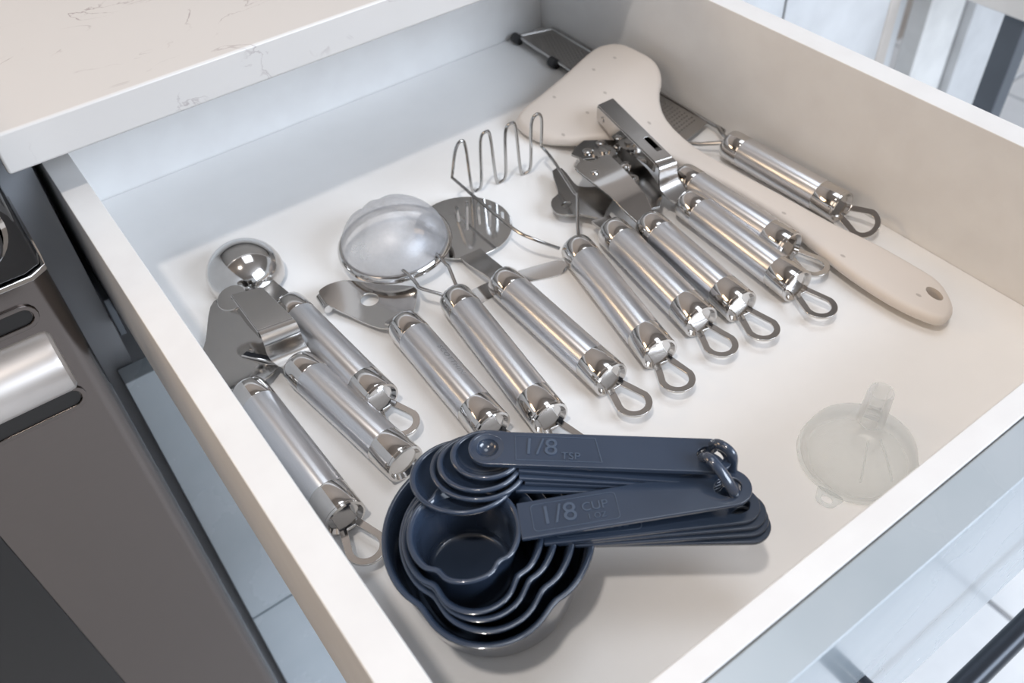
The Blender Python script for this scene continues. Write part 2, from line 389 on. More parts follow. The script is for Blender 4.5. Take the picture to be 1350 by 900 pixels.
for x in (.196, .42):
    pb = bmesh.new(); cyl(pb, (x, .0503, hz), (x, hy, hz), .0048, 16); link('handle_post', pb, BLACKM, hd, world=False).location = (0, 0, 0)
    bpy.data.objects[C.objects[-1].name].data.transform(Matrix.Translation(-Vector(dr.location)))

# next cabinet run on the right and what stands by the window
c2 = thing('base_cabinet', 'plain off-white low cabinet beyond the right drawer side', 'cabinet', (.67, .515, -.80))
link('door', B(.490, .6765, .515, .533, -.78, .11), OFFW, c2, smooth=False, bev=.001)
link('door', B(.6800, .8550, .515, .533, -.78, .11), OFFW, c2, smooth=False, bev=.001)
link('body', B(.490, .855, .534, 1.05, -.80, .115), OFFW, c2, smooth=False)
link('end_post', B(.856, .876, .515, .60, -.80, .115), BEIGE, c2, smooth=False, bev=.002)
dp = thing('window_reveal', 'white upright boards beside the window behind the dark table leg', 'panel', (.98, .66, -.80))
for x0, x1, y0, mt in ((.900, .985, .640, BEIGE), (.989, 1.095, .655, PAINT), (1.099, 1.19, .690, OFFW), (1.194, 1.29, .655, PAINT), (1.294, 1.40, .640, OFFW)): link('board', B(x0, x1, y0, y0 + .03, -.80, .3), mt, dp, smooth=False, bev=.002)
tb = thing('table', 'white topped table on slim dark metal legs by the window', 'table', (1.3, .78, -.80))
link('table_top', B(.880, 1.75, .372, .630, -.060, -.030), PAINT, tb, smooth=False, bev=.003)
for x, y in ((.886, .384), (1.71, .384), (1.71, .59)): link('leg', B(x, x + .024, y, y + .024, -.80, -.0602), SLATE, tb, smooth=False, bev=.002)

# ------------------------------------------------------------------ oven on the left
ov = thing('oven', 'stainless steel oven with black glass, left of the open drawer', 'oven', (-.30, .60, -.80))
dm = prism([(-.60, .440)] + [(-.010 + .010 * math.sin(a * PI / 16), .450 - .010 * math.cos(a * PI / 16)) for a in range(9)] + [(0.0, .512), (-.60, .512)], -.74, .073,
           ); door = link('door', dm, OVEN, ov, bev=.0015)
link('window', B(-.52, -.098, .4382, .4402, -.62, -.086), OVGLASS, door, world=False, bev=.001)
door.children[0].data.transform(Matrix.Translation(-Vector(ov.location)))
def kid(name, bm, mat, par, root, **k):
    bmesh.ops.translate(bm, verts=bm.verts, vec=-Vector(root.location)); return link(name, bm, mat, par, world=False, **k)
def slotloop(x0, x1, z0, z1, n=8):
    r = (z1 - z0) / 2; zc = (z0 + z1) / 2
    return [(x1 - r + r * math.cos(a), zc + r * math.sin(a)) for a in [-PI / 2 + PI * i / n for i in range(n + 1)]] + \
           [(x0 + r + r * math.cos(a), zc + r * math.sin(a)) for a in [PI / 2 + PI * i / n for i in range(n + 1)]]
RX = Matrix(((1, 0, 0, 0), (0, 0, -1, 0), (0, 1, 0, 0), (0, 0, 0, 1)))      # (x, y, z) -> (x, -z, y): plate standing, facing -y
for z0, z1 in ((.043, .055), (-.024, -.010)):
    r_ = prism(slotloop(-.20, -.014, z0 - .002, z1 + .002), .4385, .4405, [slotloop(-.197, -.017, z0 + .001, z1 - .001)], M=Matrix(((1, 0, 0, 0), (0, 0, 1, 0), (0, 1, 0, 0), (0, 0, 0, 1))))
    kid('vent_rim', r_, OVEN, door, ov, bev=.0006)
    kid('vent_slot', prism(slotloop(-.197, -.0175, z0 + .001, z1 - .001), .4394, .4400, M=Matrix(((1, 0, 0, 0), (0, 0, 1, 0), (0, 1, 0, 0), (0, 0, 0, 1)))), OVGLASS, door, ov)
hm = bmesh.new(); M = Matrix.Translation((-.0135, .390, .053)) @ Matrix.Rotation(-PI / 2, 4, 'Y')
lathe(hm, [(0, 0), (.0140, 0), (.0160, .0015), (.0165, .004), (.0165, .5), (0, .5)], M, 40); kid('door_handle', hm, HANDW, door, ov)
hm = bmesh.new(); box(hm, -.10, -.075, .395, .441, .040, .064); kid('handle_bracket', hm, HANDW, door, ov, bev=.002)
cp = link('control_panel', prism([(-.60, .432), (-.010, .432), (-.002, .436), (0, .446), (0, .512), (-.60, .512)], .0775, .145), BLACKG, ov, bev=.002)
tm = prism([(-.60, .431), (-.008, .431), (.0005, .436), (.001, .446), (.001, .512), (-.60, .512)], .0735, .0772); kid('trim_strip', tm, POL, cp, ov, bev=.0008)
kb = bmesh.new(); lathe(kb, [(.0215, 0), (.0235, .001), (.0235, .012), (.021, .014), (.0205, .008), (.0205, 0)], Matrix.Translation((-.030, .432, .118)) @ Matrix.Rotation(PI / 2, 4, 'X'), 40, closed=True)
kn = kid('knob_ring', kb, POL, cp, ov)
kb = bmesh.new(); lathe(kb, [(0, 0), (.020, 0), (.0195, .020), (.018, .022), (0, .022)], Matrix.Translation((-.030, .432, .118)) @ Matrix.Rotation(PI / 2, 4, 'X'), 40)
kid('knob', kb, BLACKG, cp, ov)
link('body', B(-.60, -.014, .513, 1.05, -.78, .130), DARKW, ov, smooth=False)
link('toe_kick', B(-.59, -.012, .50, .512, -.80, -.745), DARKW, ov, smooth=False)

# ------------------------------------------------------------------ steel hand tools
def handle_parts(root, R, F, z=.011, loop=True, zl=.0075, zF=None, roll=0.0):
    R = Vector((R[0] / 1000, R[1] / 1000, z)); F = Vector((F[0] / 1000, F[1] / 1000, zF if zF is not None else z))
    d = (F - R).normalized(); L = (F - R).length; s = Vector((0, 0, 1)).cross(d).normalized(); u = d.cross(s)
    M = Matrix(((s.x, u.x, d.x, R.x), (s.y, u.y, d.y, R.y), (s.z, u.z, d.z, R.z), (0, 0, 0, 1)))   # local z runs to the loop
    r = .0107; c1 = .016; c2 = .0175
    bm = bmesh.new(); lathe(bm, [(0, 0), (.0065, 0), (.0088, .0006), (.0100, .0018), (.01055, .004), (r, .007), (r, c1 - .0004), (r - .0002, c1)], M, 40); link('rear_cap', bm, POL, root)
    bm = bmesh.new(); lathe(bm, [(r - .0002, c1), (r - .0001, c1 + .0003), (r - .0001, L - c2 - .0003), (r - .0002, L - c2)], M, 40); tb_ = link('grip', bm, BRU, root)
    bm = bmesh.new(); lathe(bm, [(r - .0002, L - c2), (r, L - c2 + .0004), (r, L - .0032), (r - .0003, L - .0022), (r + .0002, L - .0014), (r, L - .0002), (r - .0012, L), (r - .0022, L - .0014), (r - .0028, L - .0022), (0, L - .0016)], M, 40)
    link('end_cap', bm, POL, root)
    if loop:
        o = []; w0 = .0050; rr = .0102; yc = .0175
        o += [(-w0, -.003), (-w0 - .0005, .0015)]
        o += [(rr * math.cos(a), yc + rr * math.sin(a)) for a in [PI * 1.02 - (PI * 1.04) * i / 20 for i in range(21)]]
        o += [(w0 + .0005, .0015), (w0, -.003)]
        h = [(-.0022, .0045)] + [(.0064 * math.cos(a), yc + .0002 + .0064 * math.sin(a)) for a in [PI * 1.05 - (PI * 1.1) * i / 16 for i in range(17)]] + [(.0022, .0045)]
        ML = Matrix(((s.x, d.x, u.x, F.x), (s.y, d.y, u.y, F.y), (s.z, d.z, u.z, F.z), (0, 0, 0, 1)))
        sl = (zl - F.z)
        ML = Matrix.Translation((0, 0, -.002)) @ ML @ Matrix.Rotation(roll, 4, 'Y')
        link('hanging_loop', prism(o, -.0007, .0007, [h], M=ML), POL, root, bev=.0003)
    return M, L
def tool(name, label, cat, R, **k):
    return thing(name, label, cat, (R[0] / 1000, R[1] / 1000, 0.0), 'stainless steel tools with tubular handles')
def plate(pts, z0, z1, **k): return prism(mmp(pts), z0 / 1000, z1 / 1000, **k)
def V(p): return (p[0] / 1000, p[1] / 1000, p[2] / 1000)
def neckbar(root, a, b, w0, w1, th=1.6, za=11, zb=11, name='neck', mid=None):
    a, b = Vector((a[0], a[1], za)) / 1000, Vector((b[0], b[1], zb)) / 1000
    d = (b - a); s = Vector((d.y, -d.x, 0)).normalized(); bm = bmesh.new(); st = []
    for i in range(9):
        t = i / 8; e = t * t * (3 - 2 * t); p = a.lerp(b, t); p.z = a.z + (b.z - a.z) * e; ww = (w0 + (w1 - w0) * e) / 2000
        st.append((p - s * ww, p + s * ww))
    ribbon(bm, st, th / 1000); return link(name, bm, SATIN, root, ang=55)

# 1 cheese slicer, far left, against the left wall
R1, F1 = (58.6, 352.4), (61.2, 245.4)
t1 = tool('cheese_slicer', 'steel cheese slicer with a flared slotted blade, leftmost tool against the left drawer side', 'cheese slicer', R1)
handle_parts(t1, R1, F1)
o = [(80, 440), (88, 432), (90, 398), (86, 370), (76, 359), (66, 356), (55, 360), (48, 372), (44.5, 392), (56, 410), (70, 436)]
slot = [(67.5, 384), (71, 385.5), (82, 369), (80, 364.5), (77, 365)]
link('blade', plate(sm2(o, 3), 3.2, 4.4, holes=[mmp(slot)] if 0 else [], grid=1, fn=lambda x, y: 10 * max(0, .375 - y) ** 2), POL, t1, bev=.0002)
link('slot_dark_reflection', plate([(68.5, 385), (71.5, 386.2), (84.5, 369), (82, 366)], 4.45, 4.7), BLACKM, t1)  # black strip laid on the uncut blade, standing in for the slot's dark reflection
bm = bmesh.new(); tube(bm, [V((68.0, 384.2, 5.0)), V((75, 374, 5.4)), V((81.2, 365.2, 5.4))], .0007, 8); link('cutting_edge', bm, POL, t1)
neckbar(t1, (61, 362), (58.8, 350), 13, 9, za=8, zb=11)

# 2 and 10: slicers with a channel head and a wide bent neck
def channel_tool(label, R, F, A, Bq, z_t, z_e, wid, neck, loop, flange=.010, ear=None, slot=True, roll=0):
    """A: far end (left, right) of the top plate, Bq: near end (left, right), all mm"""
    t = tool('vegetable_slicer', label, 'slicer', R); handle_parts(t, R, F, loop=loop, roll=roll)
    bm = bmesh.new(); al, ar, bl, br = [Vector((p[0], p[1], 0)) / 1000 for p in (*A, *Bq)]
    def P(u, v): q = (al.lerp(ar, u)).lerp(bl.lerp(br, u), v); return Vector((q.x, q.y, (z_t + (z_e - z_t) * v) / 1000))
    # top plate with a rounded slot, mapped onto the quad
    o = [(0, 0), (.5, 0), (1, 0), (1, .5), (1, 1), (.5, 1), (0, 1), (0, .5)]
    h = [[(.55, .66), (.80, .66), (.86, .70), (.86, .88), (.55, .88)]] if slot else []
    pm = prism(o, 0, .0012, h)
    for v in pm.verts: q = P(v.co.x, v.co.y); v.co = Vector((q.x, q.y, q.z + v.co.z))
    link('top_plate', pm, SATIN, t, bev=.0003)
    dn = Vector((0, 0, -flange))
    f = bmesh.new(); n = 8
    ribbon(f, [(P(0, i / n) + dn * (.55 + .45 * math.sin(PI * min(1, .15 + i / n))), P(0, i / n)) for i in range(n + 1)], .0012); link('side_flange', f, POL, t, bev=.0003)
    f = bmesh.new(); ribbon(f, [(P(1, i / n) + dn * (.55 + .45 * math.sin(PI * min(1, .15 + i / n))), P(1, i / n)) for i in range(n + 1)], .0012); link('side_flange', f, POL, t, bev=.0003)
    f = bmesh.new(); ribbon(f, [(P(.12, .12) + dn * .9, P(.88, .12) + dn * .9), (P(.12, .45) + dn * .75, P(.88, .45) + dn * .75), (P(.12, .62) + dn * .95, P(.88, .62) + dn * .95)], .0008); link('swivel_blade', f, WIRE, t)
    for u in (0.0, 1.0):
        q = P(u, .10) + dn * .5; c = bmesh.new(); ax = (P(1, .1) - P(0, .1)).normalized() * (.0016 if u else -.0016)
        cyl(c, q, q + ax, .0022, 14); link('pivot', c, POL, t)
    nb = bmesh.new(); st = []
    L_ = smoothpath([V(p[0]) for p in neck], 9); R_ = smoothpath([V(p[1]) for p in neck], 9)
    ribbon(nb, list(zip(L_, R_)), .0013); link('neck', nb, SATIN, t, ang=55)
    if ear:
        e = bmesh.new(); c = Vector(V(ear)); ax = (P(1, 0) - P(0, 0)).normalized()
        M = Matrix.Translation(c) @ Vector((-.25, -.1, 1)).to_track_quat('Z', 'Y').to_matrix().to_4x4()
        link('pivot_ear', prism(circ(0, 0, .0088, 28), -.0006, .0006, [circ(.001, .001, .0016, 12)], M=M), POL, t, bev=.0003)
    return t
R2, F2 = (88.5, 352.0), (100.8, 255.2)
channel_tool('steel slicer with a broad bent neck, lying between the cheese slicer and the scoop', R2, F2,
    ((79.0, 408.5), (95.9, 403.1)), ((78.5, 371), (98.3, 367.5)), 28, 28.5, 17,
    [((78.5, 372, 28.6), (98.3, 368.5, 28.6)), ((78.2, 367, 28.2), (98.4, 363.5, 28.2)), ((77.2, 362.5, 25), (98.0, 360, 25)), ((77.0, 362.5, 19), (98.0, 360, 19)), ((77.6, 360.5, 14.5), (98.6, 358, 14.5)), ((79.5, 355, 12.6), (98.6, 354, 12.6)), ((82.5, 350, 11.6), (94.5, 349.5, 11.6))],
    False, .0105, ear=(78.6, 408.5, 26.5), slot=False)
# 10
R10, F10 = (357.5, 323.0), (350.3, 221.4)
channel_tool('steel slicer with a long narrow channel head resting near the white spatula', R10, F10,
    ((366.4, 422.9), (380.5, 422.8)), ((350.1, 345.6), (362.5, 343.0)), 32, 32, 13,
    [((350.1, 345.8, 32), (362.5, 343.2, 32)), ((349.2, 341, 31), (362.2, 339, 31)), ((347.5, 338.5, 25), (361.8, 337, 25)), ((346.8, 336.5, 19), (362.4, 335.5, 19)), ((347.5, 331, 14.5), (363.5, 330.5, 14.5)), ((350.5, 324, 12), (362.0, 323.5, 12)), ((352, 320.5, 11.4), (361.0, 320.5, 11.4))],
    True, .013)

# 3 ice-cream scoop
R3, F3 = (106.2, 400), (112.4, 299.2)
t3 = tool('food_scoop', 'steel scoop with a deep shiny round bowl, behind the broad-necked slicer', 'scoop', R3)
handle_parts(t3, R3, F3, roll=0)
bm = bmesh.new(); rb = .0242; prof = []
for i in range(17):
    a = math.radians(100) * i / 16; prof.append((rb * math.sin(a), rb * .92 * math.cos(a)))
for i in range(16, -1, -1):
    a = math.radians(100) * i / 16; prof.append(((rb - .0012) * math.sin(a), (rb - .0012) * .92 * math.cos(a)))
lathe(bm, prof, Matrix.Translation((.0995, .4478, .0062)) @ Matrix.Rotation(math.radians(-5), 4, 'X'), 64); link('bowl', bm, POL, t3, ang=60)
neckbar(t3, (103, 427), (106, 399), 13, 12, 2.2, 9.5, 12)

# 4 can punch with etched handle
R4, F4 = (152.1, 343.4), (148.2, 246.5)
t4 = tool('crust_crimper', 'steel tool with a broad curved plate head and etched lettering along its handle', 'kitchen tool', R4)
M4, L4 = handle_parts(t4, R4, F4)
o = [(129.5, 399.5), (138, 401), (147.4, 399), (160, 388), (176, 370), (170, 357), (160, 347), (152, 345), (143.8, 350), (138, 361), (133, 373), (126.5, 386), (125.5, 396)]
link('head_plate', plate(sm2(o, 3), 4, 5.2, grid=3, holes=[mmp([(149.5 + 5.6 * math.cos(a * PI / 12), 378.5 + 5.6 * math.sin(a * PI / 12)) for a in range(24)])], fn=lambda x, y: 9 * max(0, .128 - abs(x * .62 + y * .78 - .50) - .02 - .06) ** 2 + 5.5 * ((x - .15) * .62 - (y - .372) * .78) ** 2), POL, t4, bev=.0002)
bm = bmesh.new(); cyl(bm, V((126.8, 399, 6)), V((125.6, 386, 6)), .0028, 14); link('rolled_edge', bm, POL, t4)
neckbar(t4, (151, 351), (152, 342), 14, 10, za=10, zb=12)
tx = textmesh('SCOTTHIN', .0047, .00002, 1.15)
for v in tx.verts:
    zz = L4 * .52 + v.co.x; a = v.co.y / .01075 + math.radians(112)
    rr = .01068 + v.co.z; v.co = M4 @ Vector((rr * math.cos(a) * -1, rr * math.sin(a) , zz))
link('lettering', tx, DARKTXT, t4, smooth=False)

# 5 strainer
R5, F5 = (188.1, 343.3), (175.1, 233.0)
t5 = tool('mesh_strainer', 'small strainer with a domed fine wire mesh, steel rim and two wire arms', 'strainer', R5)
handle_parts(t5, R5, F5)
MR = Matrix.Translation((.1860, .4075, .0125)) @ Matrix.Rotation(math.radians(-3), 4, 'Y')
rs = .0338
bm = bmesh.new(); prof = [(rs * math.sin(PI / 2 * i / 16), .0005 + .027 * math.cos(PI / 2 * i / 16)) for i in range(17)]
lathe(bm, prof, MR, 56)
for v in bm.verts:
    l = MR.inverted() @ v.co
    if l.z > .003:
        k = .0034 * math.exp(-((l.x + l.y * .5 - .006) / .0045) ** 2) - .0012 * math.exp(-((l.x * .5 + l.y + .004) / .004) ** 2) + .0018 * math.exp(-((l.x * .8 - l.y + .018) / .005) ** 2)
        v.co -= Vector((0, 0, k * min(1, l.z / .015)))
link('mesh_dome', bm, MESH, t5)
bm = bmesh.new(); lathe(bm, [(rs - .0006, .0022), (rs + .0014, .0024), (rs + .0026, .0012), (rs + .0030, -.001), (rs + .0020, -.0026), (rs - .0006, -.0020)], MR, 56, closed=True); link('rim', bm, POL, t5)
for a, b, c, d in (((173.9, 377.0, 16.5), (174.8, 371.5, 16.0), (174.2, 357.0, 15.5), (183.8, 343, 13)), ((198.0, 378.5, 16.5), (198.0, 372, 16.5), (197.6, 362.0, 15.5), (191.5, 343, 13))):
    bm = bmesh.new(); tube(bm, smoothpath([V(a), V(b), V(((b[0] * .35 + c[0] * .65), (b[1] * .35 + c[1] * .65), 15.6)), V(c), V(((c[0] * .3 + d[0] * .7), c[1] * .3 + d[1] * .7, 14)), V(d)], 4), .0011, 10); link('wire_arm', bm, WIRE, t5)

# 6 slotted turner
R6, F6 = (218.5, 338.0), (217.6, 233.9)
t6 = tool('slotted_spoon', 'steel slotted round spatula, its disc showing behind the mesh strainer', 'slotted spatula', R6)
handle_parts(t6, R6, F6)
o = circ(.2335, .4015, .0325, 48); hs = []
for (x0, y0), (x1, y1) in (((242.3, 421.9), (234.5, 408)), ((250.3, 421.6), (233.7, 397)), ((255.9, 416.3), (243.5, 396.5)), ((260.5, 409), (247.5, 390.5)), ((262.8, 397.5), (256.5, 388.5))):
    d = Vector((x1 - x0, y1 - y0, 0)).normalized(); s = Vector((-d.y, d.x, 0)) * .95
    hs.append(mmp([(x0 + s.x, y0 + s.y), (x0 - d.x, y0 - d.y), (x0 - s.x, y0 - s.y), (x1 - s.x, y1 - s.y), (x1 + d.x, y1 + d.y), (x1 + s.x, y1 + s.y)]))
link('disc', prism(o, .0036, .0048, hs), POL, t6, bev=.0003)
neckbar(t6, (221.5, 375), (218.8, 336), 15, 12, 1.6, 5.2, 12)
# loose spreader lying underneath
sp = link('butter_spreader', prism(sm2([(.1925, .3505), (.2260, .3492), (.2550, .3420), (.2640, .3385), (.2660, .3335), (.2620, .3280), (.2540, .3275), (.2300, .3355), (.1900, .3385), (.1885, .3445)], 3), .0001, .0008), POL, None, (.226, .34, 0), bev=.0002)
sp['label'] = 'flat narrow steel strip with a rounded end, lying crosswise under the tool handles'; sp['category'] = 'spreader'; 

# 7 wire masher
R7, F7 = (272.8, 333.5), (250.5, 231.5)
t7 = tool('potato_masher', 'steel masher with an upright zigzag wire head', 'masher', R7)
handle_parts(t7, R7, F7, zF=.011)
z = [(251.6, 424, 0), (0, 0, 0)]
xs = [(247.5, 433, 20), (249.5, 428.5, 42), (253.5, 427.0, 49), (257.5, 428, 42), (262.0, 432.5, 4), (266.5, 432.5, 1.2), (268.6, 430, 8), (269.0, 427.5, 42), (272.6, 425.2, 49), (276.5, 426.8, 42), (281.0, 430, 4), (285.5, 430, 1.2), (288.0, 428, 8), (287.5, 425, 42), (291.4, 422.6, 49), (295.5, 424, 42), (300.5, 427.5, 4), (305.5, 427, 1.2), (307.5, 425, 8), (307.0, 422, 42), (311.3, 420.2, 49), (315.5, 421.5, 42), (316.3, 424.0, 20)]
bm = bmesh.new(); tube(bm, smoothpath([V((262.5, 335.5, 13)), V((252.5, 347, 18)), V((247.8, 362, 19)), V((246.9, 400, 20)), V(xs[0])], 5)[:-1] + smoothpath([V(p) for p in xs], 5)[:-1] + smoothpath([V(xs[-1]), V((312, 405, 20)), V((300.5, 369, 20)), V((298.5, 362.5, 20)), V((283, 343, 16)), V((277.5, 335, 13))], 5), .0011, 10)
link('zigzag_wire', bm, WIRE, t7)

# 8 bottle opener
R8, F8 = (300.8, 332.5), (285.8, 235.3)
t8 = tool('bottle_opener', 'steel opener with a hooked open jaw, right of the wire masher', 'bottle opener', R8)
handle_parts(t8, R8, F8)
o = [(313.5, 408.1), (320.5, 406.0), (317.5, 392.4), (316.0, 383), (322, 376.4), (330, 371), (334, 362), (324.6, 356.5), (313.5, 350.4), (305.5, 345), (301, 352), (297.2, 357.8), (290.5, 362.3), (286.4, 368.9), (288.6, 377.6), (293.7, 382.8), (300.3, 384.9), (305.0, 392.6)]
link('jaw', plate(sm2(o, 2), 7.5, 9.3, holes=[[(297.2 / 1000 + .0035 * math.cos(a * PI / 8), 371.8 / 1000 + .0025 * math.sin(a * PI / 8)) for a in range(16)]]), DSTEEL, t8, bev=.0004)
neckbar(t8, (304, 345), (301, 331), 13, 11, 2, 9.5, 11)

# 9 can opener
R9, F9 = (322.8, 322.5), (312.4, 229.7)
t9 = tool('can_opener', 'steel can opener with rivets, cutting wheel and a notched lever plate', 'can opener', R9)
handle_parts(t9, R9, F9)
o = [(326.8, 396.2), (324.5, 392), (318.6, 388.5), (316.6, 384), (315.2, 350), (315.5, 322), (330.5, 324.5), (338.5, 352), (344.5, 380), (343.8, 386), (338, 386.5), (331.0, 386.0), (328.6, 391)]
link('lever_plate', plate(sm2([(x, y) for x, y in o], 2), 19, 20.6, fn=lambda x, y: -.006 * max(0, (.345 - y) / .022)), POL, t9, bev=.0004)
o = [(331.5, 409.5), (338, 414), (349, 417), (361, 408), (366, 403), (366, 392), (360, 362), (352, 338), (338, 326), (327, 330), (330, 352), (342, 386), (341, 395), (334, 399)]
link('jaw_plate', plate(o, 12.5, 14.3), DSTEEL, t9, bev=.0004)
def rivet(x, y, z, r, h, nm='rivet', m=POL):
    b = bmesh.new(); lathe(b, [(0, 0), (r, 0), (r, h * .5), (r * .8, h * .85), (r * .45, h), (0, h)], Matrix.Translation(V((x, y, z))), 20); link(nm, b, m, t9)
rivet(341.5, 404.0, 14.3, .0034, .0016); rivet(355, 406, 14.3, .0030, .0016); rivet(324.2, 375.5, 20.6, .0026, .0012)
rivet(361, 394.5, 14.3, .0028, .0022)
b = bmesh.new(); n = 20
lathe(b, [(0, 0), (.0082, 0), (.0082, .0020), (.0042, .0024), (.0042, .0040), (0, .0042)], Matrix.Translation(V((349.5, 395, 14.3))), 40, rfun=lambda a, r, z: .0007 * math.cos(a * n) if r > .006 else 0); link('cutting_wheel', b, POL, t9)
b = bmesh.new(); lathe(b, [(.0024, 0), (.0044, 0), (.0050, .0016), (.0044, .0034), (.0024, .0034)], Matrix.Translation(V((341.5, 357.5, 14.3))), 28, closed=True); link('hollow_rivet', b, POL, t9)
rivet(349, 372.5, 14.3, .0042, .0036, 'feed_gear')
neckbar(t9, (323, 330), (322.6, 320), 13, 11, 1.8, 13.5, 12)

# 11 handle mostly behind the channel slicer
R11, F11 = (374.6, 345.5), (373.6, 247.5)
t11 = tool('peeler', 'steel handled tool squeezed between the channel slicer and the white spatula', 'peeler', R11)
handle_parts(t11, R11, F11)
neckbar(t11, (373.5, 362), (374.6, 343), 9, 10, 1.6, 12, 12)
bm = bmesh.new(); ribbon(bm, [(V((367.5, 362, 12)), V((378.5, 362, 12))), (V((367.5, 380, 12.8)), V((375.5, 380, 11.8))), (V((368.5, 400, 12.6)), V((373.5, 400, 11.6)))], .0012); link('blade', bm, POL, t11)

# 13 flat grater
R13, F13 = (427.2, 352.5), (429.2, 254.0)
t13 = tool('hand_grater', 'long flat steel grater with black feet, along the right drawer side under the spatula', 'grater', R13)
handle_parts(t13, R13, F13, roll=math.radians(-38))
P0, P1, P2, P3 = (409.5, 378), (442.5, 386), (445.5, 576), (415, 586)
gp = plate([P0, P1, P2, P3], 5.2, 6.0, grid=2)
grat = m_steel('grater_sheet', (.42, .40, .38), .34, True, 1); link('grating_plate', gp, grat, t13, bev=.0002)
bm = bmesh.new(); rng = random.Random(3)
for i in range(46):
    for j in range(8):
        v_ = .05 + .90 * i / 45; u_ = .12 + .76 * (j + .5 * (i % 2)) / 8
        a = Vector((*P0, 0)).lerp(Vector((*P1, 0)), u_); b_ = Vector((*P3, 0)).lerp(Vector((*P2, 0)), u_); q = a.lerp(b_, v_) / 1000
        c = [bm.verts.new((q.x + dx, q.y + dy, .00601)) for dx, dy in ((-.0008, -.0006), (.0008, -.0006), (0, .0010))]; tp = bm.verts.new((q.x, q.y - .0005, .0070))
        for k in range(3): bm.faces.new((c[k], c[(k + 1) % 3], tp))
link('grating_teeth', bm, grat, t13, smooth=False, kind='stuff')
fr = [V((*P3, 5.8)), V((*P0, 5.8)), V((416, 368, 7)), V((424.5, 357, 10)), V((427, 350, 11))]
bm = bmesh.new(); tube(bm, fr, .0015, 10); link('side_wire', bm, WIRE, t13)
fr = [V((*P2, 5.8)), V((*P1, 5.8)), V((441.5, 376, 7)), V((434, 364, 10)), V((429, 350, 11))]
bm = bmesh.new(); tube(bm, smoothpath(fr, 3), .0015, 10); link('side_wire', bm, WIRE, t13)
bm = bmesh.new(); tube(bm, [V((*P2, 5.8)), V((*P3, 5.8))], .0016, 10); link('end_wire', bm, WIRE, t13)
for p in (P3, (413.2, 533)):
    bm = bmesh.new(); cyl(bm, V((p[0] - 1, p[1] - 5, 4.2)), V((p[0] - 1, p[1] + 4, 4.2)), .0042, 16); link('rubber_foot', bm, RUBBER, t13, bev=.0008)

# ------------------------------------------------------------------ silicone spatula
def zsp(x, y):
    r = max(0, min(1, (y - .36) / .09)); r = r * r * (3 - 2 * r); return r * (.26 * (x - .352) + .002)
o = [(344.6, 482.9), (363.7, 484.1), (387.5, 486.2), (412.9, 489.7), (425.9, 487.2), (435.3, 475.9), (437.2, 455.6), (436.5, 438.0), (430.3, 425.1), (418.0, 413.6), (408.9, 395.2), (406.5, 362.8), (406.9, 332.6), (410.1, 289.5), (412.3, 247.3), (416.2, 219.8), (417.5, 190.5), (416.2, 172.4), (407.3, 158.1), (398.0, 152.1), (388.6, 154.2), (383, 174.0), (382, 198.3), (383.5, 220.4), (386.5, 241.8), (390.5, 274.3), (390.0, 318.9), (384.4, 360.6), (378.1, 385.0), (370.9, 401.0), (355.5, 416.0), (343.5, 426.9), (333.2, 444.8), (330.5, 464.3), (333.5, 477.8)]
hole = [(403.6 + 3.6 * math.cos(a) * 1.0, 167.9 + 6.0 * math.sin(a)) for a in [2 * PI * i / 20 for i in range(20)]]
hole = [(403.2 + (x - 403.2) * .97 + (y - 168) * .18, y) for x, y in hole]
sb = pillow(sm2(mmp(o), 3), .0045, .0130, [mmp(hole)], zsp, .006, .0042)
spt = link('silicone_spatula', sb, SILI, None, (.395, .30, .004), ang=50)
spt['label'] = 'long white speckled silicone spatula with a wide blade and a hanging hole'; spt['category'] = 'spatula'

# ------------------------------------------------------------------ funnel
fn_ = thing('funnel', 'small clear plastic funnel standing upside down near the drawer front', 'funnel', (.2865, .1250, 0))
MF = Matrix.Translation((.2865, .1250, .0004))
bm = bmesh.new()
outer = [(.0293, 0), (.0296, .0010), (.0290, .0022), (.0280, .0026), (.0278, .0065), (.0265, .0105), (.0225, .0150), (.0165, .0205), (.0110, .0245), (.0078, .0270), (.0068, .0300)]
inner = [(r - .0009, z - .0006) for r, z in reversed(outer[3:])] + [(.0270, .0015), (.0272, 0)]
lathe(bm, outer + inner, MF, 56, closed=True); link('cone', bm, CLEAR, fn_)
bm = bmesh.new(); lathe(bm, [(.0068, .0296), (.0059, .0500), (.0050, .0500), (.0060, .0296)], MF, 32, closed=True); link('spout', bm, CLEAR, fn_)
bm = bmesh.new()
for k in (-1.9, -2.5, .3):
    a = Vector((math.cos(k), math.sin(k), 0)); ribbon(bm, [(Vector((.2865, .125, 0)) + a * r + Vector((0, 0, z)), Vector((.2865, .125, 0)) + a * r + Vector((0, 0, z + .0014))) for r, z in ((.0100, .0250), (.0165, .0205), (.0225, .0150), (.0250, .0120))], .0008)
link('rib', bm, CLEAR, fn_)
tl = Vector((.2520, .1165)) ; dd = (tl - Vector((.2865, .125))).normalized(); sd = Vector((-dd.y, dd.x))
c0 = Vector((.2865, .125)) + dd * .0328
tab = [tuple(c0 + dd * x + sd * y) for x, y in [(-.0045, -.0060), (0, -.0055), (.0035, -.0040), (.0048, 0), (.0035, .0040), (0, .0055), (-.0045, .0060)]]
hl = [tuple(c0 + dd * (x * .0022 + .0005) + sd * y * .003) for x, y in [(math.cos(2 * PI * i / 14), math.sin(2 * PI * i / 14)) for i in range(14)]]
link('hanging_tab', prism(sm2(tab, 3), .0004, .0016, [hl]), CLEAR, fn_, bev=.0003)

